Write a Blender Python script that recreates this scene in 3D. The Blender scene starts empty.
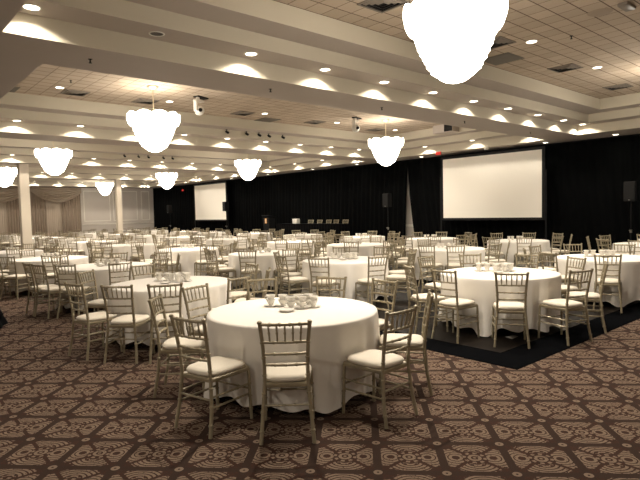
import bpy, math, random
from mathutils import Vector, Matrix
random.seed(7)
C = bpy.context.scene.collection
PI = math.pi
sin, cos, rad = math.sin, math.cos, math.radians

# ------------------------------------------------------------------ helpers
class MB:
    """collects shapes into one mesh"""
    def __init__(s): s.v = []; s.f = []; s.m = []; s.mi = 0
    def add(s, vs, fs):
        o = len(s.v); s.v += [tuple(v) for v in vs]
        for f in fs: s.f.append([i + o for i in f]); s.m.append(s.mi)
    def quad(s, a, b, c, d): s.add([a, b, c, d], [(0, 1, 2, 3)])
    def box(s, x0, y0, z0, x1, y1, z1):
        v = [(x, y, z) for z in (z0, z1) for y in (y0, y1) for x in (x0, x1)]
        s.add(v, [(0, 2, 3, 1), (4, 5, 7, 6), (0, 1, 5, 4), (2, 6, 7, 3), (0, 4, 6, 2), (1, 3, 7, 5)])
    def bevbox(s, x0, y0, z0, x1, y1, z1, b):
        # rounded-corner slab: chamfered in plan and on top/bottom edges
        def ring(i, z):
            a, c, d, e = x0 + i, y0 + i, x1 - i, y1 - i
            return [(a + b, c, z), (d - b, c, z), (d, c + b, z), (d, e - b, z), (d - b, e, z), (a + b, e, z), (a, e - b, z), (a, c + b, z)]
        s.loft([ring(b * .6, z0), ring(0, z0 + b * .6), ring(0, z1 - b * .6), ring(b * .6, z1)])
    def loft(s, rings, cap=True):
        n = len(rings[0]); v = [p for r in rings for p in r]; f = []
        for k in range(len(rings) - 1):
            for i in range(n):
                j = (i + 1) % n
                f.append((k * n + i, k * n + j, (k + 1) * n + j, (k + 1) * n + i))
        if cap:
            f.append(tuple(range(n))[::-1]); f.append(tuple(range((len(rings) - 1) * n, len(rings) * n)))
        s.add(v, f)
    def tube(s, pts, radii, n=8, cap=True):
        pts = [Vector(p) for p in pts]
        if not isinstance(radii, (list, tuple)): radii = [radii] * len(pts)
        rings = []
        up = None
        for i, p in enumerate(pts):
            t = (pts[min(i + 1, len(pts) - 1)] - pts[max(i - 1, 0)]).normalized()
            if up is None: up = Vector((0, 0, 1)) if abs(t.z) < .9 else Vector((1, 0, 0))
            a = t.cross(up).normalized(); b = t.cross(a)
            rings.append([p + (a * cos(2 * PI * k / n) + b * sin(2 * PI * k / n)) * radii[i] for k in range(n)])
        s.loft(rings, cap)
    def bamboo(s, pts, r, n=8, knots=()):
        """a turned rod with bamboo rings at fractions of its length"""
        pts = [Vector(p) for p in pts]
        L = [0]
        for a, b in zip(pts, pts[1:]): L.append(L[-1] + (b - a).length)
        def at(t):
            t *= L[-1]
            for i in range(len(pts) - 1):
                if t <= L[i + 1] + 1e-9:
                    return pts[i].lerp(pts[i + 1], (t - L[i]) / (L[i + 1] - L[i]))
            return pts[-1]
        st = {0.0: r, 1.0: r}
        for i in range(1, len(pts) - 1): st[L[i] / L[-1]] = r
        w = .006 / L[-1]
        for k in knots:
            st[max(0, k - 1.6 * w)] = r; st[max(0, k - w)] = r * 1.28; st[min(1, k + w)] = r * 1.28; st[min(1, k + 1.6 * w)] = r
        ks = sorted(st)
        s.tube([at(k) for k in ks], [st[k] for k in ks], n)
    def lathe(s, prof, n=24, cx=0, cy=0, capb=False, capt=False):
        rings = [[(cx + q * cos(2 * PI * k / n), cy + q * sin(2 * PI * k / n), z) for k in range(n)] for q, z in prof]
        s.loft(rings, False)
        o = len(s.v) - n * len(prof)
        if capb: s.f.append([o + i for i in range(n)][::-1]); s.m.append(s.mi)
        if capt: s.f.append([o + (len(prof) - 1) * n + i for i in range(n)]); s.m.append(s.mi)
    def mesh(s, name, mats, smooth=True, ang=40):
        me = bpy.data.meshes.new(name); me.from_pydata(s.v, [], s.f)
        for m in (mats if isinstance(mats, (list, tuple)) else [mats]): me.materials.append(m)
        for p, m in zip(me.polygons, s.m): p.material_index = m
        me.update()
        if smooth:
            me.shade_smooth()
            try: me.set_sharp_from_angle(angle=rad(ang))
            except Exception: pass
        return me

def link(name, me, parent=None, loc=(0, 0, 0), rz=0):
    o = bpy.data.objects.new(name, me); C.objects.link(o)
    o.location = loc; o.rotation_euler = (0, 0, rz)
    if parent is not None: o.parent = parent
    return o
def tag(o, label, cat, group=None, kind=None):
    o['label'] = label
    if cat: o['category'] = cat
    if group: o['group'] = group
    if kind: o['kind'] = kind
    return o
def thing(name, label, cat, loc, rz=0, group=None):
    o = link(name, None, None, loc, rz); o.empty_display_size = .1
    return tag(o, label, cat, group)
def struct(o, label=None):
    o['kind'] = 'structure'
    if label: o['label'] = label
    return o
ORD = ['first', 'second', 'third', 'fourth', 'fifth', 'sixth', 'seventh', 'eighth', 'ninth', 'tenth', 'eleventh', 'twelfth', 'thirteenth']

# ------------------------------------------------------------------ materials
class NT:
    """tiny expression builder over math nodes"""
    def __init__(s, mat): s.t = mat.node_tree; s.n = s.t.nodes; s.l = s.t.links
    def put(s, inp, v):
        if isinstance(v, (int, float)): inp.default_value = v
        else: s.l.new(v, inp)
    def M(s, op, a, b=None, c=None):
        n = s.n.new('ShaderNodeMath'); n.operation = op
        for i, x in enumerate((a, b, c)):
            if x is not None: s.put(n.inputs[i], x)
        return n.outputs[0]
    def coord(s, kind='Object'):
        return s.n.new('ShaderNodeTexCoord').outputs[kind]
    def xyz(s, v):
        n = s.n.new('ShaderNodeSeparateXYZ'); s.l.new(v, n.inputs[0]); return n.outputs
    def noise(s, v, scale, detail=3):
        n = s.n.new('ShaderNodeTexNoise'); s.l.new(v, n.inputs['Vector'])
        n.inputs['Scale'].default_value = scale; n.inputs['Detail'].default_value = detail
        return n.outputs['Fac']
    def mix(s, fac, a, b):
        n = s.n.new('ShaderNodeMix'); n.data_type = 'RGBA'
        s.put(n.inputs[0], fac)
        for i, x in ((6, a), (7, b)):
            if isinstance(x, tuple): n.inputs[i].default_value = (*x, 1)
            else: s.l.new(x, n.inputs[i])
        return n.outputs[2]
    def bump(s, h, strength, dist, bsdf):
        n = s.n.new('ShaderNodeBump'); n.inputs['Strength'].default_value = strength; n.inputs['Distance'].default_value = dist
        s.l.new(h, n.inputs['Height']); s.l.new(n.outputs[0], bsdf.inputs['Normal'])

def pbr(name, col, rough=.6, metal=0, spec=None, var=0, vscale=8, bump=0, bscale=60):
    m = bpy.data.materials.new(name); m.use_nodes = True
    b = m.node_tree.nodes['Principled BSDF']
    b.inputs['Base Color'].default_value = (*col, 1); b.inputs['Roughness'].default_value = rough; b.inputs['Metallic'].default_value = metal
    if spec is not None: b.inputs['Specular IOR Level'].default_value = spec
    t = NT(m)
    if var:
        n = t.noise(t.coord(), vscale)
        c = t.mix(n, tuple(x * (1 - var) for x in col), tuple(min(1, x * (1 + var)) for x in col))
        t.l.new(c, b.inputs['Base Color'])
    if bump:
        t.bump(t.noise(t.coord(), bscale), bump, .01, b)
    return m
def emis(name, col, strength, sampling='AUTO'):
    m = bpy.data.materials.new(name); m.use_nodes = True
    n = m.node_tree.nodes; n.clear()
    e = n.new('ShaderNodeEmission'); o = n.new('ShaderNodeOutputMaterial')
    e.inputs[0].default_value = (*col, 1); e.inputs[1].default_value = strength
    m.node_tree.links.new(e.outputs[0], o.inputs[0])
    m.cycles.emission_sampling = sampling
    return m

WARM = (1.0, .895, .745)
M_plaster = pbr('cream ceiling plaster', (.56, .51, .41), .9, var=.04, vscale=1.5, bump=.05, bscale=180)
M_soffit = pbr('mauve beige soffit paint', (.47, .415, .37), .8, var=.04, vscale=1.2)
M_wall = pbr('greige wallpaper', (.62, .565, .505), .9, var=.03, vscale=3)
M_trim = pbr('cream trim paint', (.82, .78, .70), .5)
M_column = pbr('cream column paint', (.66, .59, .49), .7, var=.03, vscale=2)
M_black = pbr('black velour drape', (.0028, .0032, .0034), .95, spec=.04, var=.2, vscale=6)
M_blackpl = pbr('black plastic', (.006, .006, .0065), .55, spec=.2)
M_blackskirt = pbr('black skirt cloth', (.003, .003, .0034), .9, spec=.06)
M_frame = pbr('champagne lacquer', (.36, .312, .215), .34, .3, var=.12, vscale=20)
M_cushion = pbr('ivory seat cushion', (.80, .74, .63), .85, bump=.06, bscale=300)
M_cloth = pbr('white table linen', (.86, .82, .76), .85, bump=.05, bscale=500)
M_china = pbr('white china', (.85, .82, .76), .25)
M_screen = pbr('matte white screen', (.88, .84, .76), .9)
M_metal = pbr('dull steel', (.35, .34, .32), .35, .9)
M_vent = pbr('white grille paint', (.20, .17, .14), .5)
M_dark = pbr('dark duct interior', (.012, .010, .009), .9)
M_greyp = pbr('grey return panel', (.16, .145, .12), .8)
M_white = pbr('white plastic', (.75, .73, .68), .35)
M_drape = pbr('taupe window drape', (.30, .235, .18), .9, var=.08, vscale=4)
M_swag = pbr('taupe swag satin', (.40, .325, .25), .65, var=.06, vscale=4)
M_sheer = pbr('beige sheer', (.47, .39, .31), .9, var=.04, vscale=5)
M_brass = pbr('pale brass', (.62, .52, .36), .35, .7)
M_orange = pbr('orange emblem', (.70, .32, .10), .6)
M_cream = pbr('cream emblem ink', (.75, .62, .42), .6)
M_lens = emis('downlight lens', (1, .90, .72), 9, 'NONE')
M_deadlens = pbr('unlit downlight', (.05, .045, .04), .4)
M_exit = emis('exit sign red', (1, .06, .04), 1.1, 'NONE')
M_exitbg = pbr('exit sign face', (.30, .02, .015), .5)
M_chand = emis('lit chandelier glass', (1, .91, .775), 12.5, 'AUTO')
M_chandrim = pbr('clear glass rim', (.85, .80, .70), .15)

# ceiling tiles: 12 inch squares with dark joints
def mk_tile():
    m = pbr('ceiling tile', (.5, .4, .3), .95); t = NT(m); b = t.n['Principled BSDF']
    co = t.coord(); x, y, z = t.xyz(co)
    S = .305
    def joint(v, w):
        f = t.M('FRACT', t.M('DIVIDE', v, S)); d = t.M('ABSOLUTE', t.M('SUBTRACT', f, .5))
        return t.M('GREATER_THAN', d, .5 - w)
    jx = joint(x, .018); jy = joint(y, .030)
    n = t.noise(co, 40, 4); n2 = t.noise(co, .8)
    # each tile a touch different
    w = t.n.new('ShaderNodeTexWhiteNoise'); w.noise_dimensions = '2D'
    cv = t.n.new('ShaderNodeCombineXYZ'); t.put(cv.inputs[0], t.M('FLOOR', t.M('DIVIDE', x, S))); t.put(cv.inputs[1], t.M('FLOOR', t.M('DIVIDE', y, S)))
    t.l.new(cv.outputs[0], w.inputs['Vector'])
    base = t.mix(t.M('MULTIPLY', w.outputs['Value'], 1.0), (.47, .385, .295), (.56, .465, .36))
    base = t.mix(t.M('MULTIPLY', n, .35), base, (.36, .29, .22))
    c = t.mix(t.M('MAXIMUM', jx, jy), base, (.13, .085, .062))
    t.l.new(c, b.inputs['Base Color'])
    t.bump(t.M('SUBTRACT', t.M('MULTIPLY', n, .2), t.M('MAXIMUM', jx, jy)), .4, .01, b)
    return m
M_tile = mk_tile()

# carpet: square lattice turned 46 degrees, tan scroll motifs on brown
def mk_carpet():
    m = pbr('patterned carpet', (.1, .07, .05), 1, spec=.05); t = NT(m); b = t.n['Principled BSDF']; M = t.M
    co = t.coord(); x, y, z = t.xyz(co)
    ox, oy, L = 3.4206, 2.6172, .4415
    dx = M('SUBTRACT', x, ox); dy = M('SUBTRACT', y, oy)
    ca, sa = .700, -.714
    U = M('DIVIDE', M('ADD', M('MULTIPLY', dx, ca), M('MULTIPLY', dy, sa)), L)
    V = M('DIVIDE', M('ADD', M('MULTIPLY', dx, -sa), M('MULTIPLY', dy, ca)), L)
    fu = M('SUBTRACT', M('FRACT', U), .5); fv = M('SUBTRACT', M('FRACT', V), .5)   # 0 = cell centre
    p = M('ABSOLUTE', fu); q = M('ABSOLUTE', fv)
    def lt(a, v): return M('LESS_THAN', a, v)
    def gt(a, v): return M('GREATER_THAN', a, v)
    def AND(*a):
        r = a[0]
        for k in a[1:]: r = M('MULTIPLY', r, k)
        return r
    def OR(*a):
        r = a[0]
        for k in a[1:]: r = M('MAXIMUM', r, k)
        return r
    def dist(cx, cy, sx=1, sy=1):
        a = M('MULTIPLY', M('SUBTRACT', p, cx), sx); c = M('MULTIPLY', M('SUBTRACT', q, cy), sy)
        return M('SQRT', M('ADD', M('MULTIPLY', a, a), M('MULTIPLY', c, c)))
    inside = AND(lt(p, .435), lt(q, .435))
    # side leaves (left/right): light lens with a dark seed and stripes
    wedgeU = gt(M('SUBTRACT', p, q), .045)
    wedgeV = gt(M('SUBTRACT', q, p), .045)
    ds = dist(.285, 0, 1, 1.0); n0 = t.noise(co, 32, 2)
    ringS = gt(M('SINE', M('MULTIPLY', ds, 92)), -.62)
    sideL = AND(wedgeU, inside, gt(p, M('ADD', .15, M('MULTIPLY', n0, .07))), gt(ds, .058), lt(ds, M('ADD', .20, M('MULTIPLY', n0, .22))), ringS)
    # top/bottom fans: concentric arcs round the cell edge middle
    df = dist(0, .17, .95, 1.15)
    arc = gt(M('SINE', M('MULTIPLY', df, 88)), -.45)
    dcv = dist(.085, .235)
    fan = AND(wedgeV, inside, gt(q, .19), arc, lt(df, M('ADD', .26, M('MULTIPLY', n0, .22))), gt(dcv, .03), gt(df, .04))
    # centre medallion
    d0 = dist(0, 0)
    med = OR(AND(lt(d0, .105), gt(d0, .055)), lt(d0, .026), AND(lt(d0, .180), gt(d0, .130), gt(M('SINE', M('MULTIPLY', M('ARCTAN2', fu, fv), 8)), .0)))
    # dots on the lattice crossings
    dk = dist(.5, .5)
    dot = AND(lt(dk, .068), gt(dk, .02))
    # broken scroll noise
    n1 = t.noise(co, 70, 2); brk = gt(n1, .37)
    light = OR(AND(OR(sideL, fan, med), brk), dot)
    n2 = t.noise(co, 400, 2); n3 = t.noise(co, 1.1)
    dark = t.mix(n2, (.032, .020, .016), (.066, .043, .034))
    tan = t.mix(n2, (.172, .124, .092), (.275, .203, .150))
    red = t.mix(n2, (.050, .024, .018), (.08, .040, .030))
    inner = t.mix(AND(inside, gt(n1, .5)), dark, red)
    c = t.mix(light, inner, tan)
    t.l.new(c, b.inputs['Base Color'])
    t.bump(n2, .5, .006, b)
    return m
M_carpet = mk_carpet()
def mk_wood():
    m = pbr('dark parquet', (.04, .025, .017), .5, spec=.08); t = NT(m); b = t.n['Principled BSDF']
    co = t.coord(); x, y, z = t.xyz(co)
    w = t.n.new('ShaderNodeTexWhiteNoise'); w.noise_dimensions = '2D'
    cv = t.n.new('ShaderNodeCombineXYZ'); t.put(cv.inputs[0], t.M('FLOOR', t.M('DIVIDE', x, .92))); t.put(cv.inputs[1], t.M('FLOOR', t.M('DIVIDE', y, .115)))
    t.l.new(cv.outputs[0], w.inputs['Vector'])
    g = t.noise(co, 12, 5)
    c = t.mix(w.outputs['Value'], (.009, .007, .0055), (.017, .0125, .0095)); c = t.mix(t.M('MULTIPLY', g, .5), c, (.008, .006, .005))
    t.l.new(c, b.inputs['Base Color']); return m
M_wood = mk_wood()
M_border = pbr('black dance floor ramp', (.0045, .0048, .0055), 1.0, spec=.0)

# ------------------------------------------------------------------ camera
r = Vector((0.75162832, -0.65920388, -0.02247477)); u = Vector((0.05198509, 0.0252369, 0.99832893)); F = Vector((0.65753511, 0.75154065, -0.05323754))
FPX = 532.25; EYE = Vector((0, 0, 1.70))
cd = bpy.data.cameras.new('camera'); cam = bpy.data.objects.new('camera', cd); C.objects.link(cam)
cd.sensor_width = 36; cd.lens = 36 * FPX / 640; cd.clip_start = .05; cd.clip_end = 200
cam.matrix_world = Matrix(((r.x, u.x, -F.x, 0), (r.y, u.y, -F.y, 0), (r.z, u.z, -F.z, 1.70), (0, 0, 0, 1)))
bpy.context.scene.camera = cam
def proj(P):
    d = Vector(P) - EYE; w = d.dot(F)
    if w < .1: return -9999, -9999, w
    return 320 + FPX * d.dot(r) / w, 240 - FPX * d.dot(u) / w, w

# ------------------------------------------------------------------ room shell
X0, X1, Y0, Y1 = -5.0, 17.75, -9.0, 39.5
ZS, Z1, Z2, Z3 = 3.765, 4.02, 4.237, 4.514
DRX = 17.38
m = MB(); m.quad((X0, Y0, 0), (X1, Y0, 0), (X1, Y1, 0), (X0, Y1, 0))
struct(link('floor', m.mesh('floor', M_carpet, False)), 'brown carpet with tan scroll medallions in a diagonal lattice')
YE, P = 6.80, 7.756
COF = []
for k in (0, 1, 2, 3, 4):
    COF.append((1.35 if k == 0 else 2.02, YE + k * P - 6.67, 16.05 if k == 0 else 16.32, YE + k * P))
m = MB()                       # soffit
yprev = Y0
for (a, b, c, d) in COF:
    m.quad((X0, yprev, ZS), (X0, b, ZS), (X1, b, ZS), (X1, yprev, ZS))
    m.quad((X0, b, ZS), (X0, d, ZS), (a, d, ZS), (a, b, ZS))
    m.quad((c, b, ZS), (c, d, ZS), (X1, d, ZS), (X1, b, ZS))
    yprev = d
m.quad((X0, yprev, ZS), (X0, Y1, ZS), (X1, Y1, ZS), (X1, yprev, ZS))
IN = .5
for (a, b, c, d) in COF:        # ledges
    for z, i in ((Z1, 0), (Z2, IN)):
        o, n = i, i + IN
        A = [(a, b + o, z), (c - o, b + o, z), (c - o, d - o, z), (a, d - o, z)]
        B = [(a, b + n, z), (c - n, b + n, z), (c - n, d - n, z), (a, d - n, z)]
        for j in range(3): m.quad(A[j], B[j], B[(j + 1) % 4], A[(j + 1) % 4])
m.mi = 1
for (a, b, c, d) in COF:        # risers
    for z0, z1, i in ((ZS, Z1, 0), (Z1, Z2, IN), (Z2, Z3, 2 * IN)):
        A = [(a, b + i), (c - i, b + i), (c - i, d - i), (a, d - i)]
        for j in range(4):
            p, q = A[j], A[(j + 1) % 4]
            m.quad((*p, z0), (*q, z0), (*q, z1), (*p, z1))
struct(link('ceiling', m.mesh('ceiling', [M_soffit, M_plaster], False)), 'stepped tray ceiling with plaster beams and ledges')
for (a, b, c, d) in COF:
    m = MB(); i = 2 * IN
    m.quad((a, b + i, Z3), (a, d - i, Z3), (c - i, d - i, Z3), (c - i, b + i, Z3))
    struct(link('ceiling_tile', m.mesh('ceiling_tile', M_tile, False)), 'beige acoustic tile ceiling inside a tray')
# walls
m = MB(); m.quad((X1, Y0, 0), (X1, Y0, ZS), (X1, Y1, ZS), (X1, Y1, 0)); struct(link('wall_right', m.mesh('w', M_wall, False)))
m = MB(); m.quad((X0, Y1, 0), (X1, Y1, 0), (X1, Y1, ZS), (X0, Y1, ZS)); struct(link('wall_back', m.mesh('w', M_wall, False)))
m = MB(); m.quad((X0, Y0, 0), (X0, Y1, 0), (X0, Y1, ZS), (X0, Y0, ZS)); struct(link('wall_left', m.mesh('w', M_wall, False)))
m = MB(); m.quad((X0, Y0, 0), (X0, Y0, ZS), (X1, Y0, ZS), (X1, Y0, 0)); struct(link('wall_front', m.mesh('w', M_wall, False)))
# chair rail, panel mouldings, baseboards
def rail_profile(mb, pa, pb, z0, z1, dep, nx, ny):
    a = (pa[0], pa[1]); b = (pb[0], pb[1])
    xs = [a[0], b[0], a[0] + nx * dep, b[0] + nx * dep]; ys = [a[1], b[1], a[1] + ny * dep, b[1] + ny * dep]
    mb.box(min(xs), min(ys), z0, max(xs), max(ys), z1)
m = MB(); rail_profile(m, (12.2, Y1), (X1, Y1), 1.12, 1.19, .03, 0, -1); rail_profile(m, (12.2, Y1), (X1, Y1), 1.19, 1.22, .05, 0, -1)
struct(link('trim_1', m.mesh('chair_rail', M_trim, False)), 'cream chair rail along the back wall')
for n_, (xa, xb) in enumerate(((12.35, 14.22), (14.42, 16.25), (16.55, 17.2))):
    m = MB()
    for (x0, z0, x1, z1) in ((xa, 1.36, xb, 1.42), (xa, 3.5, xb, 3.56), (xa, 1.42, xa + .06, 3.5), (xb - .06, 1.42, xb, 3.5)):
        m.box(x0, Y1 - .028, z0, x1, Y1, z1)
    struct(link('trim_%d' % (n_ + 2), m.mesh('panel_mould', M_trim, False)), 'cream panel moulding on the back wall')
m = MB(); rail_profile(m, (X1, Y0), (X1, Y1 - .06), .98, 1.05, .035, -1, 0); rail_profile(m, (X1, Y0), (X1, Y1 - .06), 1.05, 1.08, .055, -1, 0)
struct(link('trim_5', m.mesh('chair_rail', M_trim, False)), 'cream chair rail seen through the gap in the black drapes')
for nm, a, b, nx, ny in (('back', (X0 + .02, Y1), (X1 - .02, Y1), 0, -1), ('right', (X1, Y0 + .02), (X1, Y1 - .03), -1, 0), ('left', (X0, Y0 + .02), (X0, Y1 - .03), 1, 0), ('front', (X0 + .02, Y0), (X1 - .02, Y0), 0, 1)):
    m = MB(); rail_profile(m, a, b, 0, .14, .02, nx, ny); struct(link('baseboard_' + nm, m.mesh('bb', M_trim, False)))
# columns
for (x, y, lb) in ((4.98, 22.85, 'square cream column at far left in front of the drapes'), (11.50, 30.6, 'square cream column far back by the moulded wall panels')):
    h = .165 if y < 25 else .14
    m = MB(); m.bevbox(x - h, y - h, 0, x + h, y + h, ZS - .001, .012)
    m.box(x - h - .02, y - h - .02, 0, x + h + .02, y + h + .02, .14)
    o = struct(link('column', m.mesh('column', M_column, True, 30)), lb)

# ------------------------------------------------------------------ black drapes on the right
def drape(name, y0, y1, label, edge0=None, edge1=None):
    """pleated hanging cloth at X = DRX between y0 and y1; edge functions pull an edge aside with height"""
    n = max(8, int((y1 - y0) / .045)); nz = 14; vs = []; fs = []
    for j in range(nz + 1):
        z = .015 + (ZS - .03 - .015) * j / nz; t = j / nz
        a = y0 + (edge0(t) if edge0 else 0); b = y1 + (edge1(t) if edge1 else 0)
        for i in range(n + 1):
            s_ = i / n; yy = y0 + (y1 - y0) * s_
            amp = .035 * (1 - .5 * t)
            x = DRX + amp * sin(yy * 2 * PI / .27) + .012 * sin(yy * 9.1 + 1.3 + t)
            vs.append((x, a + (b - a) * s_, z))
    for j in range(nz):
        for i in range(n):
            q = j * (n + 1) + i; fs.append((q, q + n + 1, q + n + 2, q + 1))
    mb = MB(); mb.add(vs, fs); o = link(name, mb.mesh(name, M_black, True, 180)); md = o.modifiers.new('thick', 'SOLIDIFY'); md.thickness = .006
    return tag(o, label, 'drape', 'floor-length black drapes along the right wall')
drape('black_drape', 14.43, Y1 - .35, 'long black pleated drape running from the wall gap to the back corner', edge0=lambda t: -.20 * t ** 2)
drape('black_drape', Y0 + .1, 14.22, 'black pleated drape behind the nearer screen, its edge pulled aside', edge1=lambda t: -.42 * (1 - t) ** 1.7 if t < 1 else 0)
m = MB(); m.tube([(DRX, Y0 + .1, ZS - .02), (DRX, Y1 - .35, ZS - .02)], .018, 8)
tag(link('drape_pole', m.mesh('p', M_blackpl)), 'thin black pole carrying the black drapes under the soffit', 'pole')

# ------------------------------------------------------------------ window drapes on the back wall
wd = thing('window_drapery', 'taupe pleated curtains with draped swags on the far back wall', 'curtain', (0, Y1 - .16, 0))
def pleat_panel(name, x0, x1, z0, z1, mat, amp, wl, y=0):
    n = int((x1 - x0) / .03); vs = []; fs = []; nz = 6
    for j in range(nz + 1):
        for i in range(n + 1):
            x = x0 + (x1 - x0) * i / n
            vs.append((x, y + amp * sin(x * 2 * PI / wl) + .4 * amp * sin(x * 17.3 + j * .15), z0 + (z1 - z0) * j / nz))
    for j in range(nz):
        for i in range(n): q = j * (n + 1) + i; fs.append((q, q + 1, q + n + 2, q + n + 1))
    mb = MB(); mb.add(vs, fs); return link(name, mb.mesh(name, mat, True, 180), wd)
def swag(x0, x1, za, zb, drop0, drop1):
    """cloth falling in nested curves between two hanging points"""
    n, k = 40, 26; vs = []; fs = []
    for j in range(k + 1):
        t = j / k
        for i in range(n + 1):
            s_ = i / n; sg = 4 * s_ * (1 - s_)
            z = (za + (zb - za) * s_) - t * (drop0 * (1 - s_) + .45 * s_ * drop1) - sg * t * drop1
            vs.append((x0 + (x1 - x0) * s_, -.12 - .085 * sin(t * 2 * PI * 5.5) * (.3 + .7 * sg) - .06 * sg, z))
    for j in range(k):
        for i in range(n): q = j * (n + 1) + i; fs.append((q, q + n + 1, q + n + 2, q + 1))
    mb = MB(); mb.add(vs, fs); return link('swag', mb.mesh('swag', M_swag, True, 180), wd)
m = MB(); m.box(4.2, -.13, 3.60, 12.15, .16, 3.755); link('valance_board', m.mesh('vb', M_drape, False), wd)
pleat_panel('curtain_panel', 5.0, 5.9, .02, 3.62, M_drape, .035, .16)
pleat_panel('curtain_panel', 7.5, 9.85, .02, 3.62, M_drape, .035, .16)
pleat_panel('curtain_panel', 9.85, 10.75, .02, 3.62, M_drape, .035, .16) if False else None
pleat_panel('sheer_panel', 9.8, 10.9, .02, 3.62, M_sheer, .012, .12, .06)
pleat_panel('sheer_panel', 5.85, 7.55, .02, 3.62, M_sheer, .012, .12, .06)
pleat_panel('curtain_panel', 10.85, 12.1, .02, 3.62, M_drape, .035, .16)
swag(8.95, 12.15, 3.72, 3.72, .25, .72)
swag(8.95, 5.2, 3.72, 3.72, .25, .72)

# ------------------------------------------------------------------ dance floor
DX0, DY0, DX1, DY1, DZ = 5.14, 2.79, 16.2, 12.3, .012
df = thing('dance_floor', 'dark portable dance floor with black border under the nearer right tables', 'dance floor', (0, 0, 0))
B = .45
m = MB(); m.box(DX0 + B, DY0 + B, 0.001, DX1 - B, DY1 - B, DZ); link('parquet', m.mesh('pq', M_wood, False), df)
m = MB()
o_ = [(DX0, DY0), (DX1, DY0), (DX1, DY1), (DX0, DY1)]; i_ = [(DX0 + B, DY0 + B), (DX1 - B, DY0 + B), (DX1 - B, DY1 - B), (DX0 + B, DY1 - B)]
for j in range(4):
    a, b = o_[j], o_[(j + 1) % 4]; c, d = i_[(j + 1) % 4], i_[j]
    m.quad((*a, .003), (*b, .003), (*c, DZ + .0005), (*d, DZ + .0005)); m.quad((*a, .0005), (*b, .0005), (*b, .003), (*a, .003))
link('ramp_border', m.mesh('rb', M_border, False), df)
def floor_z(x, y): return DZ + .001 if DX0 + .2 < x < DX1 - .2 and DY0 + .2 < y < DY1 - .2 else (.009 if DX0 < x < DX1 and DY0 < y < DY1 else .0)

# ------------------------------------------------------------------ chiavari chairs (origin on the floor under the seat, sitter faces +Y)
def post_pts(s): return [(s * .196, -.262, 0), (s * .180, -.225, .20), (s * .161, -.205, .44), (s * .159, -.215, .58), (s * .168, -.245, .76), (s * .182, -.275, .905)]
def front_pts(s): return [(s * .196, .205, 0), (s * .190, .198, .22), (s * .186, .192, .425)]
def post_x(z):
    P_ = post_pts(1)
    for a, b in zip(P_, P_[1:]):
        if a[2] <= z <= b[2]:
            t = (z - a[2]) / (b[2] - a[2]); return a[0] + (b[0] - a[0]) * t, a[1] + (b[1] - a[1]) * t
def rail(mb, z, rr, n, knots):
    x, y = post_x(z); k = [i / (knots + 1) for i in range(1, knots + 1)]
    pts = [(-x + 2 * x * i / 6, y - .018 * sin(PI * i / 6), z) for i in range(7)]
    mb.bamboo(pts, rr, n, k)
def add_post(mb, s, n=8):
    mb.bamboo(post_pts(s), .0145, n, (.1, .25, .40, .55, .70, .83))
    x, y, z = post_pts(s)[-1]
    mb.tube([(x, y, z - .004), (x * 1.005, y - .002, z + .010), (x * 1.01, y - .003, z + .016)], [.0175, .0175, .008], n)
def add_front(mb, s, n=8): mb.bamboo(front_pts(s), .0135, n, (.2, .45, .7))
def add_seatframe(mb):
    def ring(i, z):
        return [(-.161 + i, -.205 + i, z), (.161 - i, -.205 + i, z), (.192 - i, .16, z), (.178 - i, .205 - i, z), (-.178 + i, .205 - i, z), (-.192 + i, .16, z)]
    mb.loft([ring(0, .405), ring(-.004, .415), ring(-.004, .432), ring(.004, .440)])
def add_cushion(mb):
    rings = []
    for z, g in ((.438, -.010), (.447, .008), (.466, .014), (.482, .002), (.490, -.030), (.493, -.08)):
        ringp = []
        for k in range(28):
            a = 2 * PI * k / 28; c, s_ = cos(a), sin(a)
            e = .5
            x = (abs(c) ** e) * (1 if c > 0 else -1); y = (abs(s_) ** e) * (1 if s_ > 0 else -1)
            ringp.append((x * (.172 + .012 * y + g), y * (.195 + g) + .002, z))
        rings.append(ringp)
    mb.loft(rings)
def spindles():
    out = []
    xa, ya = post_x(.765); xb, yb = post_x(.885)
    for i in range(5):
        t = (i + 1) / 6; q = -.018 * sin(PI * t)
        out.append([(-xa + 2 * xa * t, ya + q, .765), (-xb + 2 * xb * t, yb + q, .888)])
    return out
def stretchers():
    L_ = []
    def lp(pts, z):
        for a, b in zip(pts, pts[1:]):
            if a[2] <= z <= b[2]: t = (z - a[2]) / (b[2] - a[2]); return tuple(a[i] + (b[i] - a[i]) * t for i in range(3))
    for z in (.215, .295):
        for s in (-1, 1): L_.append([lp(post_pts(s), z), lp(front_pts(s), z)])
    L_.append([lp(post_pts(-1), .275), lp(post_pts(1), .275)])
    L_.append([lp(front_pts(-1), .255), lp(front_pts(1), .255)])
    return L_
def mk(fn, mat, name, ang=40):
    mb = MB(); fn(mb); return mb.mesh(name, mat, True, ang)
ME = {}
ME['cushion'] = mk(add_cushion, M_cushion, 'cushion', 60)
ME['seat_frame'] = mk(add_seatframe, M_frame, 'seat_frame')
for s in (-1, 1):
    ME['post%d' % s] = mk(lambda b, s=s: add_post(b, s), M_frame, 'back_post'); ME['leg%d' % s] = mk(lambda b, s=s: add_front(b, s), M_frame, 'leg')
ME['top_rail'] = mk(lambda b: rail(b, .892, .0125, 8, 4), M_frame, 'top_rail')
ME['cross'] = [mk(lambda b, z=z: rail(b, z, .0105, 8, 3), M_frame, 'back_rail') for z in (.755, .665, .580)]
ME['spindle'] = [mk(lambda b, q=q: b.bamboo(q, .0072, 7, (.5,)), M_frame, 'spindle') for q in spindles()]
ME['stretcher'] = [mk(lambda b, q=q: b.bamboo(q, .0085, 7, (.33, .67)), M_frame, 'stretcher') for q in stretchers()]
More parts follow.
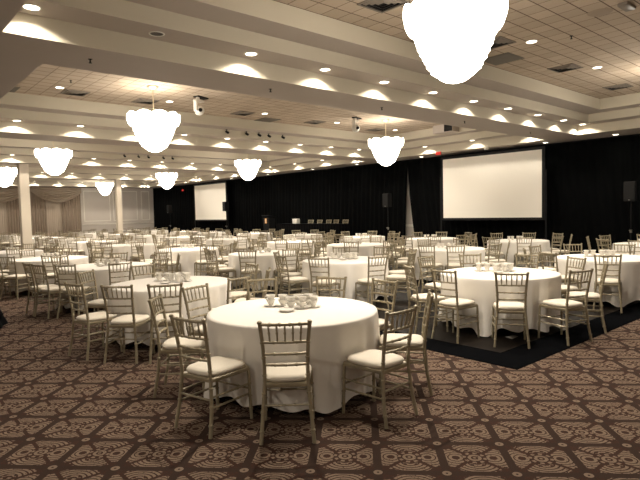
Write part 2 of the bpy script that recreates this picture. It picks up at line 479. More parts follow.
def f_back(b):
    rail(b, .892, .0125, 6, 0)
    for z in (.755, .665, .580): rail(b, z, .0105, 6, 0)
    for q in spindles(): b.tube(q, .0075, 5)
def f_str(b):
    for q in stretchers(): b.tube(q, .0085, 5)
ME['backrest'] = mk(f_back, M_frame, 'backrest'); ME['stretch_all'] = mk(f_str, M_frame, 'stretchers')
def f_far(b):
    for s in (-1, 1): b.tube(post_pts(s), .0145, 6); b.tube(front_pts(s), .0135, 6)
    f_back(b); f_str(b); add_seatframe(b)
ME['frame_far'] = mk(f_far, M_frame, 'frame')
def tree(lod):
    """list of (name, mesh) of the parts at a level of detail"""
    if lod == 0:
        P_ = [('seat_cushion', ME['cushion']), ('seat_frame', ME['seat_frame'])]
        for s in (-1, 1): P_ += [('back_post', ME['post%d' % s]), ('leg', ME['leg%d' % s])]
        P_ += [('top_rail', ME['top_rail'])] + [('back_rail', q) for q in ME['cross']] + [('spindle', q) for q in ME['spindle']] + [('stretcher', q) for q in ME['stretcher']]
    elif lod == 1:
        P_ = [('seat_cushion', ME['cushion']), ('seat_frame', ME['seat_frame']), ('backrest', ME['backrest']), ('stretcher', ME['stretch_all'])]
        for s in (-1, 1): P_ += [('back_post', ME['post%d' % s]), ('leg', ME['leg%d' % s])]
    else: P_ = [('frame', ME['frame_far']), ('seat_cushion', ME['cushion'])]
    return P_
CH_GROUP = 'chiavari chairs around the round tables'
def chair(x, y, rz, label, lod, z=None, group=CH_GROUP):
    t = thing('chiavari_chair', label, 'chair', (x, y, floor_z(x, y) if z is None else z), rz, group)
    for nm, me in tree(lod):
        c = link(nm, me, t)
        if nm == 'seat_cushion' and lod < 2: c['label'] = 'ivory padded seat cushion'
    return t

# ------------------------------------------------------------------ tables
TR = .82
ROT = []
def cloth_mesh(seed):
    rnd = random.Random(seed); n = 216; ph = [rnd.uniform(0, 2 * PI) for _ in range(6)]
    k1, k2, k3 = rnd.choice((11, 12, 13)), rnd.choice((17, 19)), rnd.choice((5, 7)); rot = rnd.uniform(0, PI / 2); ROT.append(rot)
    rings = []
    for q, z in ((.02, .757), (.4, .757), (.78, .756), (.815, .752), (TR, .740)):
        rings.append([(q * cos(2 * PI * i / n), q * sin(2 * PI * i / n), z) for i in range(n)])
    for j in range(1, 13):
        t = j / 12; ring = []
        for i in range(n):
            a = 2 * PI * i / n
            w = .5 * cos(k1 * a + ph[0]) + .32 * cos(k2 * a + ph[1] + .6 * sin(3 * a)) + .3 * cos(k3 * a + ph[2]) + .24 * cos(29 * a + ph[3] + .8 * sin(4 * a + ph[4])) * max(0, .3 + .7 * sin(3 * a + ph[5]))
            corner = max(0, cos(4 * (a - rot))) ** 6
            R = TR + .002 - .016 * t + t ** .6 * .046 * (w + .35 * abs(w)) + .085 * corner * t ** 2.2
            hem = .085 + .022 * cos(k1 * a + ph[0] + PI) + .012 * cos(k3 * a)
            hem = max(.014, hem - .085 * corner)
            z = .740 - t * (.740 - hem)
            ring.append((R * cos(a), R * sin(a), z))
        rings.append(ring)
    mb = MB(); v = [p for q in rings for p in q]; f = [tuple(range(n))]
    for k in range(len(rings) - 1):
        for i in range(n):
            j = (i + 1) % n; f.append((k * n + i, (k + 1) * n + i, (k + 1) * n + j, k * n + j))
    mb.add(v, f)
    return mb.mesh('tablecloth', M_cloth, True, 75)
CLOTHS = [cloth_mesh(i) for i in range(6)]
# china
def cup_mesh(n):
    mb = MB(); mb.lathe([(.0, .001), (.021, .001), (.022, .007), (.019, .011), (.028, .022), (.038, .040), (.046, .062), (.048, .064), (.0465, .065), (.036, .042), (.025, .024), (.0, .016)], n); return mb.mesh('cup', M_china, True, 60)
def handle_mesh():
    mb = MB(); mb.tube([(.040, 0, .052), (.060, 0, .054), (.066, 0, .040), (.054, 0, .024), (.028, 0, .022)], .0045, 6); return mb.mesh('handle', M_china)
def saucer_mesh(n, k):
    mb = MB()
    for i in range(k):
        z = .008 * i; mb.lathe([(.0, z), (.04, z), (.074, z + .011), (.076, z + .013), (.072, z + .0135), (.04, z + .004), (.0, z + .004)], n)
    return mb.mesh('saucer', M_china, True, 60)
CUP, CUPF, HANDLE = cup_mesh(20), cup_mesh(10), handle_mesh()
SAUCER = saucer_mesh(24, 1); SAUCERF = saucer_mesh(12, 1)
def cup(x, y, z, rz, label, group, near):
    c = tag(link('coffee_cup', CUP if near else CUPF, None, (x, y, z), rz), label, 'cup', group)
    if near: link('handle', HANDLE, c)
    return c

FW2, RT2 = Vector((F.x, F.y)).normalized(), Vector((r.x, r.y)).normalized()
SIDES = ['near side', 'near right side', 'right side', 'far right side', 'far side', 'far left side', 'left side', 'near left side']
SIDES9 = ['near side', 'near right side', 'right side', 'far right side', 'far side right of centre', 'far side left of centre', 'far left side', 'left side', 'near left side']
COLN = {'A': 'leftmost row', 'B': 'second row from left', 'C': 'third row from left', 'D': 'row beside black drapes'}
def tphrase(col, k):
    if (col, k) == ('A', 0): return 'the nearest round table'
    if (col, k) == ('B', 0): return 'the table at the dance floor corner'
    return '%s table, %s' % (ORD[k], COLN[col])
TABLES = [
    ('A', 0, 3.17, 4.05, [-131, -87, -48, -1, 31, 68, 106, 141, -166]),
    ('B', 0, 6.95, 4.05, [-143, -104, -62, -25, 12, 50, 86, 151, -179]),
    ('C', 0, 10.10, 3.80, [-157, -114, -75, -34, 5, 45, 85, 125, 163]),
    ('D', 0, 14.1, 4.25, None),
    ('A', 1, 3.30, 6.95, [-119, -142, -171, -78, -40, 0, 40, 82, 125]),
    ('B', 1, 7.08, 7.37, [-153, -110, -70, -30, 10, 50, 88, 126, 166]),
    ('C', 1, 10.55, 7.45, [-138, -165, -98, -58, -18, 22, 62, 102, 145]),
    ('D', 1, 14.02, 7.58, [-145, -105, -65, -25, 15, 55, 95, 135, 175]),
    ('A', 2, 3.60, 10.38, [-100, -136, -159, -181, -66, -25, 15, 60, 110]),
    ('B', 2, 7.18, 10.20, [-141, -100, -60, -20, 20, 60, 100, 140, 178]),
    ('C', 2, 10.49, 10.46, None), ('D', 2, 13.85, 10.40, None)]
ys = [13.6, 17.3, 20.9, 24.3, 27.7, 31.1, 34.5]
for i, yy in enumerate(ys):
    for col, xx in (('A', 3.45), ('B', 6.9), ('C', 10.62), ('D', 14.05)):
        if col == 'A' and i > 1: continue
        if (col, i) == ('D', 1): xx = 14.2
        if (col, i) == ('C', 5): xx -= .30; yy += .45
        TABLES.append((col, i + 3, xx + random.uniform(-.1, .1), yy + random.uniform(-.12, .12), None))
nchair = 0
for ti, (col, k, tx, ty, angs) in enumerate(TABLES):
    ph = tphrase(col, k)
    Z = proj((tx, ty, .75))[2]
    tb = thing('banquet_table', 'round banquet table under floor-length white cloth, ' + ('nearest of all' if (col, k) == ('A', 0) else 'on the dance floor corner' if (col, k) == ('B', 0) else '%s in the %s' % (ORD[k], COLN[col])), 'table', (tx, ty, floor_z(tx, ty)), rad(-112.0) - ROT[0] if ti == 0 else random.uniform(0, 6.28), 'round banquet tables')
    link('tablecloth', CLOTHS[ti % 6], tb)['label'] = 'white floor-length tablecloth'
    if angs is None:
        nc = 9 if k < 6 else 8; a0 = random.uniform(-8, 8) - 138; angs = [a0 + 360 / nc * q + random.uniform(-4, 4) for q in range(nc)]
    lod = 0 if Z < 10.3 else (1 if Z < 16 else 2)
    # camera-relative order round the table
    rel = []
    for a in angs:
        d = Vector((cos(rad(a)), sin(rad(a)))); b = math.atan2(d.dot(RT2), -d.dot(Vector((tx, ty)).normalized()))   # 0 = near side, + = right
        rel.append((b % (2 * PI), a))
    rel.sort()
    i0 = min(range(len(rel)), key=lambda i: min(rel[i][0], 2 * PI - rel[i][0])); rel = rel[i0:] + rel[:i0]
    for side, (_, a) in zip(SIDES if len(rel) == 8 else SIDES9, rel):
        d = 1.075 + random.uniform(-.01, .03)
        if (col, k) == ('A', 0): d = 1.045
        x, y = tx + d * cos(rad(a)), ty + d * sin(rad(a))
        q = [proj((x, y, zz)) for zz in (0, .9)]
        if max(q[0][0], q[1][0]) < -14 or min(q[0][0], q[1][0]) > 654 or q[0][2] < .5: continue
        jit = random.uniform(-5, 5) if Z > 6.5 else random.uniform(-2, 2)
        chair(x, y, rad(a + 90 + jit), 'gold chiavari chair, %s of %s' % (side, ph), lod); nchair += 1
    # cups and saucers in the middle of the cloth
    zt = floor_z(tx, ty) + .7585; near = Z < 10.3
    ctr = Vector((tx, ty)) + FW2 * .08
    def at(a, b): v = ctr + RT2 * a + FW2 * b; return v.x, v.y
    if Z < 10.3:
        lft = [(-.23, .12), (-.11, .11)]
        rgt = [(-.02, -.02), (.09, -.05), (.20, .01), (.05, .09), (.15, .12)]
    else:
        lft = [(-.20, .06), (-.10, .06)] ; rgt = [(.03, -.02), (.13, .0), (.08, .10)]
    for nm, pts in (('left', lft), ('right', rgt)):
        lb = 'white coffee cup in the %s cluster on %s' % (nm, ph); gp = 'coffee cups, %s cluster on %s' % (nm, ph)
        lbs = 'white saucer under %s cup cluster on %s' % (nm, ph)
        for (a, b) in pts:
            x, y = at(a, b)
            if not (-8 < proj((x, y, .8))[0] < 648): continue
            if near: tag(link('saucer', SAUCER, None, (x, y, zt)), lbs, 'saucer', 'saucers, %s cluster on %s' % (nm, ph))
            za = zt + (.005 if near else 0)
            cup(x, y, za, random.uniform(0, 6.28), lb, gp, near)
            if Z < 22: cup(x + .002, y, za + .046, random.uniform(0, 6.28), lb, gp, near)
    if Z < 14:
        x, y = at(-.05, -.19)
        if -8 < proj((x, y, .8))[0] < 648:
            for q in range(2): tag(link('saucer', SAUCER if near else SAUCERF, None, (x, y, zt + .008 * q)), 'white saucer stacked alone before the cups on %s' % ph, 'saucer', 'stacked saucers on %s' % ph)
print('chairs', nchair)
# paper scrap on the dance floor
m = MB(); m.add([(-.10, -.05, .004), (-.02, -.065, .012), (.09, -.04, .003), (.10, .05, .010), (.01, .065, .004), (-.09, .05, .014), (0, 0, .018)], [(0, 1, 6), (1, 2, 6), (2, 3, 6), (3, 4, 6), (4, 5, 6), (5, 0, 6)])
tag(link('paper_scrap', m.mesh('p', pbr('grey paper', (.3, .29, .27), .9), False), None, (6.36, 3.52, DZ + .001)), 'small crumpled paper on the dance floor under the corner table chair', 'paper')

# ------------------------------------------------------------------ black draped table at the left edge
bt = thing('draped_table', 'black draped cocktail table cut off by the left picture edge', 'table', (1.07, 9.90, 0))
def skirt(R0, R1, z0, z1, n=96, k=9, ph=0, wob=.03):
    mb = MB(); rings = []
    for q, z in ((.01, z1 + .004), (R0 - .03, z1 + .003), (R0, z1 - .012)): rings.append([(q * cos(2 * PI * i / n), q * sin(2 * PI * i / n), z) for i in range(n)])
    for j in range(1, 9):
        t = j / 8
        rings.append([((R0 + (R1 - R0) * t + wob * t * cos(k * 2 * PI * i / n + ph)) * cos(2 * PI * i / n), (R0 + (R1 - R0) * t + wob * t * cos(k * 2 * PI * i / n + ph)) * sin(2 * PI * i / n), z1 - .012 + (z0 - z1 + .012) * t) for i in range(n)])
    mb.loft(rings[::-1], False); return mb
skirt(.40, .74, .006, .74, ph=.5).mesh
link('underskirt', skirt(.40, .72, .006, .74, ph=.5).mesh('us', M_blackskirt, True, 80), bt)
link('overlay_cloth', skirt(.405, .66, .17, .752, k=8, ph=2.1).mesh('oc', M_blackskirt, True, 80), bt)

# ------------------------------------------------------------------ stage, head table, lectern
SZ = .40
st = thing('stage', 'low black stage riser along the black drapes behind the tables', 'stage', (0, 0, 0))
m = MB(); m.box(15.35, 15.9, SZ - .05, 17.25, 24.6, SZ); link('deck', m.mesh('d', M_blackpl, False), st)
m = MB()
pts = []
for i in range(181):
    s_ = i / 180; pts.append((15.40 + .012 * sin(i * 1.9), 15.95 + s_ * 8.6))
for (a, b) in zip(pts, pts[1:]): m.quad((*a, 0.004), (*b, 0.004), (*b, SZ - .05), (*a, SZ - .05))
for yy, sg in ((15.95, 1), (24.55, -1)): m.quad((15.40, yy, .004), (17.2, yy, .004), (17.2, yy, SZ - .05), (15.40, yy, SZ - .05))
link('skirt', m.mesh('s', M_blackskirt, False), st)
ht = thing('head_table', 'long black skirted head table on the stage', 'table', (0, 0, 0))
m = MB(); m.box(15.72, 16.72, SZ + .72, 16.35, 21.2, SZ + .75); link('tabletop', m.mesh('t', M_blackskirt, False), ht)
m = MB()
per = [(15.72, 16.72), (15.72, 21.2), (16.35, 21.2), (16.35, 16.72)]
for j in range(4):
    a, b = Vector(per[j]), Vector(per[(j + 1) % 4]); n = max(6, int((b - a).length / .05)); nrm = Vector(((b - a).y, -(b - a).x)).normalized()
    q = [a.lerp(b, i / n) + nrm * .010 * sin(i * 1.7) for i in range(n + 1)]
    for s_, e_ in zip(q, q[1:]): m.quad((s_.x, s_.y, SZ + .006), (e_.x, e_.y, SZ + .006), (e_.x, e_.y, SZ + .72), (s_.x, s_.y, SZ + .72))
link('table_skirt', m.mesh('k', M_blackskirt, False), ht)
for i, yy in enumerate((17.6, 18.25, 18.75, 19.4, 20.05)):
    chair(16.72, yy, rad(90 + random.uniform(-6, 6)), 'gold chiavari chair behind the head table, %s from its right end' % ORD[i], 2, SZ, 'chairs behind the head table')
m = MB(); m.bevbox(-.10, -.17, 0, .10, .17, .23, .012)
wb = tag(link('white_box', m.mesh('wb', M_white), None, (16.0, 20.0, SZ + .752)), 'small white box standing on the left end of the black head table', 'box')
le = thing('lectern', 'black lectern with an orange emblem standing on the stage', 'lectern', (15.95, 22.15, SZ))
m = MB(); m.box(-.22, -.28, 0, .22, .28, .05); link('base', m.mesh('b', M_blackpl, False), le)
m = MB(); m.loft([[(-.17, -.22, .05), (.17, -.22, .05), (.17, .22, .05), (-.17, .22, .05)], [(-.20, -.27, 1.06), (.20, -.27, 1.06), (.20, .27, 1.06), (-.20, .27, 1.06)]]); link('body', m.mesh('b', M_blackpl, False), le)
m = MB(); m.loft([[(-.24, -.31, 1.14), (.24, -.31, 1.06), (.24, .31, 1.06), (-.24, .31, 1.14)], [(-.24, -.31, 1.18), (.24, -.31, 1.10), (.24, .31, 1.10), (-.24, .31, 1.18)]]); link('slanted_top', m.mesh('b', M_blackpl, False), le)
m = MB(); m.box(-.202, -.08, .76, -.188, .08, 1.02)
em = link('emblem', m.mesh('e', M_orange, False), le); em['label'] = 'orange emblem plaque'
m = MB()
for zc in (.835, .945):
    ring = [(-.206, .055 * cos(2 * PI * i / 20), zc + .042 * sin(2 * PI * i / 20)) for i in range(20)]; ring2 = [(-.200, y, z) for (_, y, z) in ring]; m.loft([ring2, ring])
link('emblem_disc', m.mesh('e2', M_cream, False), em)

# ------------------------------------------------------------------ screens
def screen(yc, label):
    t = thing('projection_screen', label, 'screen', (16.9, yc, 0), 0, 'projection screens')
    w, z0, z1, bw = 1.93, 1.35, 3.555, .09
    m = MB(); m.box(-.004, -w, z0, .004, w, z1); s_ = link('screen_surface', m.mesh('s', M_screen, False), t); s_['label'] = 'blank white screen surface'
    m = MB()
    m.box(-.02, -w - bw, z0 - bw, .03, w + bw, z0); m.box(-.02, -w - bw, z1, .03, w + bw, z1 + bw)
    m.box(-.02, -w - bw, z0, .03, -w, z1); m.box(-.02, w, z0, .03, w + bw, z1)
    link('border', m.mesh('f', M_blackpl, False), t)
    for s in (-1, 1):
        m = MB(); yy = s * (w + bw + .03); m.box(.0, yy - .025, .03, .04, yy + .025, 2.9); m.box(-.38, yy - .025, .0, .3, yy + .025, .04)
        m.tube([(-.34, yy, .04), (0.02, yy, .8)], .014, 6)
        link('leg', m.mesh('l', M_blackpl, False), t)
screen(10.22, 'large blank white screen in black frame at the right of centre')
screen(29.72, 'distant blank white screen in black frame near the back corner')
def speaker(x, y, zb, label_s, label_t):
    t = thing('speaker_stand', label_t, 'stand', (x, y, 0), 0, 'speaker stands')
    m = MB(); m.tube([(0, 0, .12), (0, 0, .95)], .022, 10); m.tube([(0, 0, .9), (0, 0, zb)], .016, 10); link('pole', m.mesh('p', M_blackpl), t)
    m = MB(); m.tube([(0, 0, .90), (0, 0, .99)], .034, 10); m.tube([(-.03, 0, .97), (-.085, 0, .97)], [.016, .022], 8); k = link('clamp_knob', m.mesh('c', M_metal), t); k['label'] = 'silver clamp knob'
    for i in range(3):
        a = 2 * PI * i / 3 + .4; m = MB(); m.tube([(.03 * cos(a), .03 * sin(a), .62), (.42 * cos(a), .42 * sin(a), .012)], .012, 6); m.tube([(.02 * cos(a), .02 * sin(a), .20), (.25 * cos(a), .25 * sin(a), .27)], .008, 6); link('leg', m.mesh('l', M_blackpl), t)
    s_ = thing('loudspeaker', label_s, 'speaker', (x, y, zb), 0, 'loudspeakers on stands')
    m = MB(); rings = []
    for z, g in ((.0, .0), (.02, .012), (.54, .012), (.56, 0)):
        rings.append([(-.15 - g, -.135 - g, z), (-.15 - g, .135 + g, z), (.13, .095, z), (.15, 0, z), (.13, -.095, z)])
    m.loft(rings); link('cabinet', m.mesh('cab', pbr('black speaker shell', (.012, .012, .012), .7, spec=.2), False), s_)
    m = MB(); m.box(-.170, -.125, .06, -.160, .125, .52); link('grille', m.mesh('g', pbr('speaker grille', (.016, .016, .016), .8, spec=.2), False), s_)
    m = MB(); m.box(-.172, -.02, .035, -.16, .02, .05); link('badge', m.mesh('bd', M_metal, False), s_)
speaker(16.6, 5.55, 1.79, 'black loudspeaker raised on a stand near the right picture edge', 'black tripod stand with silver knob near the right picture edge')
speaker(16.6, 14.68, 1.82, 'black loudspeaker on a stand beside the gap in the drapes', 'black tripod stand beside the gap in the drapes')
speaker(16.6, 27.32, 1.85, 'black loudspeaker overlapping the right edge of the distant screen', 'black tripod stand at the right edge of the distant screen')
speaker(16.6, 34.75, 1.83, 'black loudspeaker in the dark near the back corner', 'black tripod stand in the dark near the back corner')

# ------------------------------------------------------------------ exit signs
def exit_sign(x, y, z, label):
    t = thing('exit_sign', label, 'sign', (x, y, z), 0, 'red exit signs')
    m = MB(); m.box(-.02, -.11, 0, .02, .11, .11); link('housing', m.mesh('h', M_exitbg, False), t)
    cu = bpy.data.curves.new('EXIT', 'FONT'); cu.body = 'EXIT'; cu.size = .105; cu.extrude = .003; cu.align_x = 'CENTER'; cu.align_y = 'CENTER'; cu.materials.append(M_exit)
    tmp = bpy.data.objects.new('tmp', cu); me = bpy.data.meshes.new_from_object(tmp); bpy.data.objects.remove(tmp)
    o = link('lettering', me, t); o.rotation_euler = (PI / 2, 0, -PI / 2); o.location = (-.022, 0, .055)
    m = MB(); m.box(-.0208, -.105, .003, -.0202, .105, .010); m.box(-.0208, -.105, .100, -.0202, .105, .107); link('light_bar', m.mesh('lb', M_exit, False), t)
    return t
e1 = exit_sign(16.0, 11.69, 3.645, 'red exit sign under the soffit left of the large screen')
m = MB(); m.tube([(0, 0, .11), (0, 0, .118)], .012, 6); link('bracket', m.mesh('br', M_white), e1)
e2 = exit_sign(17.25, 34.0, 3.33, 'red exit sign on the black drape near the back corner')

# ------------------------------------------------------------------ chandeliers
def petal_tier(mb, z0, z1, R0, R1, n, off, bulge, nu=8, nv=7):
    """one ring of n overlapping scalloped glass shields, rim up"""
    for k in range(n):
        a0 = 2 * PI * (k + off) / n; half = PI / n * 1.22; vs = []; fs = []
        for j in range(nv + 1):
            t = j / nv
            for i in range(nu + 1):
                s_ = -1 + 2 * i / nu
                top = z1 - (z1 - z0) * .34 * (s_ * s_)          # rounded upper rim
                z = z0 + (top - z0) * t
                R = R0 + (R1 - R0) * t ** .8 + bulge * (1 - s_ * s_) * sin(PI * min(1, .2 + .8 * t)) * .8
                vs.append((R * cos(a0 + half * s_ * (.72 + .28 * t)), R * sin(a0 + half * s_ * (.72 + .28 * t)), z))
        for j in range(nv):
            for i in range(nu): q = j * (nu + 1) + i; fs.append((q, q + 1, q + nu + 2, q + nu + 1))
        mb.add(vs, fs)
CT, CB = 4.125 - 3.086, 0.0
def chand_r(z):
    P_ = [(0, .07), (.06, .17), (.14, .25), (.28, .335), (.44, .405), (.60, .465), (.72, .50), (.83, .52)]
    for a, b in zip(P_, P_[1:]):
        if a[0] <= z <= b[0]: return a[1] + (b[1] - a[1]) * (z - a[0]) / (b[0] - a[0])
    return .52
TIERS = [(.575, .832, .485, .552, 10, 0, .05)]
for q_ in range(9):
    za = .055 + .062 * q_
    TIERS.append((za, za + .125, chand_r(za) * .93, chand_r(za + .125) * .98 + .012, (9, 10, 12, 14, 16, 16, 18, 18, 18)[q_], .5 * (q_ % 2), .022))
CH_M = []
for (z0, z1, R0, R1, n, off, bl) in TIERS:
    mb = MB(); petal_tier(mb, z0, z1, R0, R1, n, off, bl, 8 if n < 12 else 5, 7 if n < 12 else 4); CH_M.append(mb.mesh('tier', M_chand, True, 80))
mb = MB(); mb.lathe([(.005, 0), (.06, .004), (.115, .02), (.165, .05), (.20, .09), (.205, .12), (.02, .13)], 24); CH_BOWL = mb.mesh('bowl', M_chand, True, 60)
mb = MB(); mb.lathe([(.48, .66), (.505, .66), (.51, .68), (.48, .685), (.48, .66)], 40)
for k in range(6): mb.tube([(0, 0, .78), (.49 * cos(PI * k / 3), .49 * sin(PI * k / 3), .675)], .008, 6)
CH_RING = mb.mesh('ring', M_brass)
mb = MB(); mb.lathe([(.0, .635), (.34, .635), (.34, .645), (.0, .655)], 40); CH_UPBLOCK = mb.mesh('blocker_disc', M_white)  # opaque disc added inside the shades to hold back their upward glow
mb = MB(); mb.tube([(0, 0, .16), (0, 0, 1.40)], .012, 8); CH_STEM = mb.mesh('stem', M_brass)
mb = MB(); mb.lathe([(.012, 1.352), (.05, 1.36), (.10, 1.385), (.13, 1.425), (.13, 1.4275), (.0, 1.4275)], 24); CH_CAN = mb.mesh('canopy', M_brass)
CHN = {(0, 0): 'glowing glass chandelier in the nearest tray, cut by the top picture edge', (0, 1): 'glowing chandelier just beyond the right edge in the nearest tray'}
for k in range(5):
    for j, x in enumerate((5.07, 12.66)):
        lb = CHN.get((k, j), 'glowing tiered glass chandelier, %s of the %s ceiling tray' % (('left', 'right')[j], ORD[k]))
        t = thing('chandelier', lb, 'chandelier', (x, 3.477 + P * k + (1.5 if (k, j) == (4, 1) else 0), 3.086), .13 * k, 'tiered glass chandeliers')
        for nm, me in [('canopy', CH_CAN), ('stem', CH_STEM), ('ring_frame', CH_RING), ('uplight_blocker', CH_UPBLOCK), ('bottom_bowl', CH_BOWL)] + [('shade_tier', q) for q in CH_M]: link(nm, me, t)

# ------------------------------------------------------------------ recessed downlights
mb = MB(); mb.lathe([(.080, 0), (.084, -.008), (.100, -.006), (.104, 0)], 20); DL_RING = mb.mesh('ring', M_white)
mb = MB(); mb.lathe([(.0, -.0015), (.081, -.0015)], 20); DL_LENS = mb.mesh('lens', M_lens); 
mb = MB(); mb.lathe([(.0, -.0015), (.081, -.0015)], 20); DL_DEAD = mb.mesh('lens', M_deadlens)
SPOT = {}
def spot(W, ang, blend, rad_):
    key = (W, ang, blend, rad_)
    if key not in SPOT:
        l = bpy.data.lights.new('downlight_beam', 'SPOT'); l.energy = W; l.spot_size = rad(ang); l.spot_blend = blend; l.shadow_soft_size = rad_; l.color = WARM
        SPOT[key] = l
    return SPOT[key]
def downlight(x, y, z, label, group, W=48, ang=144, lit=True, blend=.3, R=.04):
    o = tag(link('recessed_downlight', DL_RING, None, (x, y, z)), label, 'light', group)
    link('lamp_lens', DL_LENS if lit else DL_DEAD, o)
    if lit:
        s = bpy.data.objects.new('downlight_beam', spot(W, ang, blend, R)); C.objects.link(s); s.parent = o; s.location = (0, 0, -.012)
for k in range(5):
    a, b, c, d = COF[k]
    for i in range(11):
        x = 1.60 + 1.445 * i
        if i == 10: x = c - .25
        if x < a + .2: continue
        dead = (k == 0 and i == 1)
        lb = ('unlit dark downlight in the ledge of the nearest tray' if dead else 'lit recessed downlight, %s from left along the far ledge of %s ceiling tray' % (ORD[i], ORD[k]))
        downlight(x, d - .236, Z1, lb, 'downlights on the tray ledges', lit=not dead)
    for q in range(3):
        y = d - 2.2 - 2.0 * q
        if k == 0: y = d - 3.2 - 2 * q
        if y < b + .3: continue
        downlight(c - .236, y, Z1, 'lit recessed downlight, %s along the right ledge of the %s ceiling tray' % (ORD[q], ORD[k]), 'downlights on the tray ledges')
for i, y in enumerate((6.1, 8.2, 13.2, 16.75, 19.8, 23.5, 27.2)):
    downlight(16.95, y, ZS, 'lit downlight in the soffit strip above the black drapes, %s from the right' % ORD[i], 'soffit downlights above the drapes', 10, 100)
for k, y, xs in ((0, 4.53, (3.5, 6.15, 8.86, 11.6)), (1, 12.48, (3.52, 6.06, 8.94, 11.75, 14.56)), (2, 20.2, (3.5, 6.1, 8.9, 11.7, 14.5)), (3, 28.0, (3.5, 6.1, 8.9, 11.7, 14.5))):
    for i, x in enumerate(xs):
        downlight(x, y, Z3, 'lit downlight among the ceiling tiles, %s from left in the %s tray' % (ORD[i], ORD[k]), 'downlights among the ceiling tiles', 300, 118, blend=.6)

for i, (x, y) in enumerate(((-2.0, -5.0), (-2.0, -1.5), (-2.0, 2.0), (-2.0, 5.5), (1.6, -3.2), (5.0, -3.2), (8.4, -3.2), (11.8, -3.2))):  # unseen lamps added as fill for the camera-facing sides of the tables
    downlight(x, y, ZS, 'unseen fill downlight added behind the viewpoint, %s of the soffit row' % ORD[i], 'fill downlights added behind the viewpoint', 150, 150, blend=.6)

# ------------------------------------------------------------------ vents, panels, sprinklers, detectors
def vent(x, y, label):
    t = thing('ceiling_vent', label, 'vent', (x, y, Z3), 0, 'square ceiling air vents'); s = .225
    m = MB(); m.box(-s, -s, -.004, s, s, -.001); link('duct_opening', m.mesh('b', M_dark, False), t)
    m = MB()
    for (x0, y0, x1, y1) in ((-s - .03, -s - .03, s + .03, -s), (-s - .03, s, s + .03, s + .03), (-s - .03, -s, -s, s), (s, -s, s + .03, s)): m.box(x0, y0, -.014, x1, y1, 0)
    link('frame', m.mesh('f', M_vent, False), t)
    m = MB()
    for q in (.05, .11, .17):
        for sx, sy in ((1, 0), (-1, 0), (0, 1), (0, -1)):
            if sx: m.quad((sx * q, -q, -.028), (sx * q, q, -.028), (sx * (q + .035), q + .03, -.006), (sx * (q + .035), -q - .03, -.006))
            else: m.quad((-q, sy * q, -.028), (q, sy * q, -.028), (q + .03, sy * (q + .035), -.006), (-q - .03, sy * (q + .035), -.006))
    link('louvre', m.mesh('l', M_vent, False), t)
for k, y in ((0, 4.95), (1, 12.78), (2, 20.5)):
    for i, x in enumerate((5.57, 8.40, 11.08, 13.88) if k < 2 else (5.57, 8.4, 11.1, 13.9)):
        vent(x, y, 'dark louvred ceiling vent, %s from left in the %s ceiling tray' % (ORD[i], ORD[k]))
vent(3.93, 12.80, 'dark louvred ceiling vent at the left end of the second tray')
for k, (x, y) in enumerate(((9.4, 5.40), (9.6, 13.25), (2.55, 13.2))):
    m = MB(); m.box(-.30, -.30, -.010, .30, .30, 0); m.box(-.27, -.27, -.016, .27, .27, -.010)
    tag(link('return_panel', m.mesh('rp', M_greyp, False), None, (x, y, Z3)), 'flat dark grey panel among the tiles %s' % ('of the nearest tray', 'at centre of the second tray', 'at the left corner of the second tray')[k], 'panel', 'grey ceiling panels')
def sprinkler(x, y, z, label, mat=M_blackpl):
    m = MB(); m.lathe([(.0, -.002), (.025, -.003), (.03, 0), (.0, .001)], 14); m.tube([(0, 0, 0), (0, 0, -.045)], .010, 8); m.lathe([(.0, -.047), (.02, -.045), (.022, -.05), (.0, -.052)], 12)
    tag(link('sprinkler_head', m.mesh('sp', mat), None, (x, y, z)), label, 'sprinkler', 'ceiling sprinkler heads')
for i, x in enumerate((2.45, 5.36, 8.12, 11.03, 14.21)): sprinkler(x, 7.30, ZS, 'small dark sprinkler head under the nearest beam, %s from left' % ORD[i])
sprinkler(9.11, 3.97, Z3, 'small dark sprinkler head among tiles right of the largest chandelier'); sprinkler(3.52, 11.7, Z3, 'small dark sprinkler head among tiles at the left of the second tray')
m = MB(); m.lathe([(.0, -.012), (.13, -.012), (.16, -.006), (.17, 0)], 28)
tag(link('ceiling_speaker', m.mesh('cs', pbr('tile-coloured speaker grille', (.36, .29, .22), .8)), None, (8.36, 3.23, Z3)), 'round flush speaker grille among the tiles at upper right', 'speaker')
m = MB(); m.bevbox(-.16, -.07, -.05, .16, .07, 0, .012)
tag(link('ceiling_box', m.mesh('cb', M_vent), None, (8.35, 2.87, Z3)), 'small beige box fixed to the tiles at the upper right corner', 'box')
# duct boxes in the right corners
t = thing('duct_box', 'boxed duct with dark grille at the right end of the second ceiling tray', 'duct', (15.13, 10.75, Z2 + .01))
m = MB(); m.box(-.18, -.40, 0, .185, .40, Z3 - Z2 - .012); link('casing', m.mesh('db', M_soffit, False), t)
m = MB(); m.box(-.186, -.38, .015, -.178, -.06, Z3 - Z2 - .03); link('grille', m.mesh('dg', M_dark, False), t)
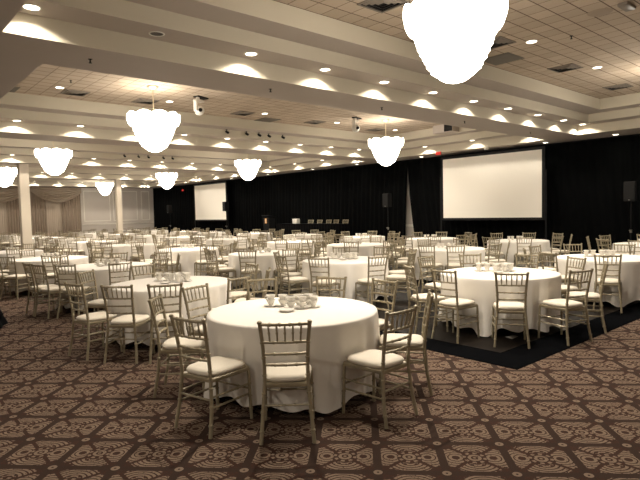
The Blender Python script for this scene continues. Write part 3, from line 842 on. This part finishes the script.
# spotlights hanging from the second ledge
def pinspot(x, y, z, label):
    t = thing('pin_spotlight', label, 'spotlight', (x, y, z), 0, 'small black pin spotlights')
    m = MB(); m.tube([(0, 0, 0), (0, 0, -.07)], .012, 8); m.lathe([(.0, 0), (.03, 0), (.03, -.01), (.0, -.01)], 12); link('mount', m.mesh('m', M_blackpl), t)
    m = MB(); m.tube([(-.02, .04, -.05), (.0, .02, -.065), (.02, -.05, -.10), (.024, -.06, -.108)], [.02, .032, .038, .036], 12); link('lamp_can', m.mesh('c', M_blackpl), t)
for k, (y, xs) in enumerate(((14.28, (8.62, 9.33, 9.80, 10.18, 10.74)), (22.05, (8.50, 9.09, 9.52, 10.19, 10.61)))):
    for i, x in enumerate(xs): pinspot(x, y - .26, Z2, 'black pin spotlight, %s from left on the ledge of the %s tray' % (ORD[i], ORD[k + 1]))
# ball cameras under the tiles
def ballcam(x, y, label):
    t = thing('dome_camera', label, 'camera', (x, y, Z3), rad(20), 'white ball cameras under the tiles')
    m = MB(); m.box(-.06, -.08, -.03, .30, .08, 0); link('ceiling_plate', m.mesh('p', M_dark, False), t)
    m = MB(); m.tube([(0, 0, -.02), (0, 0, -.12)], .045, 12); m.box(-.10, -.06, -.13, .16, .06, -.09); m.bevbox(-.11, -.05, -.36, -.065, .05, -.10, .01); link('yoke', m.mesh('y', M_white, False), t)
    m = MB(); m.lathe([(.0, -.45), (.06, -.435), (.10, -.40), (.12, -.345), (.12, -.30), (.09, -.25), (.05, -.225), (.0, -.22)], 24, .04, 0); b = link('camera_ball', m.mesh('b', M_white), t)
    m = MB(); d = Vector((-.55, -.78, -.1)).normalized(); c0 = Vector((.04, 0, -.325)); m.tube([c0 + d * .09, c0 + d * .135], [.05, .045], 16); link('lens', m.mesh('l', M_blackpl), b)
ballcam(6.33, 11.55, 'white ball camera with dark lens right of the second tray left chandelier')
ballcam(11.5, 11.42, 'white ball camera left of the second tray right chandelier')
m = MB(); m.bevbox(-.05, -.05, -.11, .05, .05, 0, .01); m.tube([(-.05, 0, -.06), (-.10, 0, -.075)], .03, 10)
tag(link('small_camera', m.mesh('sc', M_white), None, (16.14, 9.84, ZS)), 'small white camera on the soffit above the large screen', 'camera')

# ------------------------------------------------------------------ world and view
w = bpy.data.worlds.new('world'); bpy.context.scene.world = w; w.use_nodes = True
w.node_tree.nodes['Background'].inputs[0].default_value = (1, .85, .7, 1); w.node_tree.nodes['Background'].inputs[1].default_value = 0.0
sc = bpy.context.scene
sc.view_settings.view_transform = 'Standard'; sc.view_settings.look = 'None'; sc.view_settings.gamma = 1.0; sc.view_settings.exposure = 0.4
sc.view_settings.use_curve_mapping = False
sc.cycles.use_denoising = True
sc.cycles.max_bounces = 6; sc.cycles.diffuse_bounces = 4
sc.cycles.sample_clamp_indirect = 6
sc.cycles.use_light_tree = True
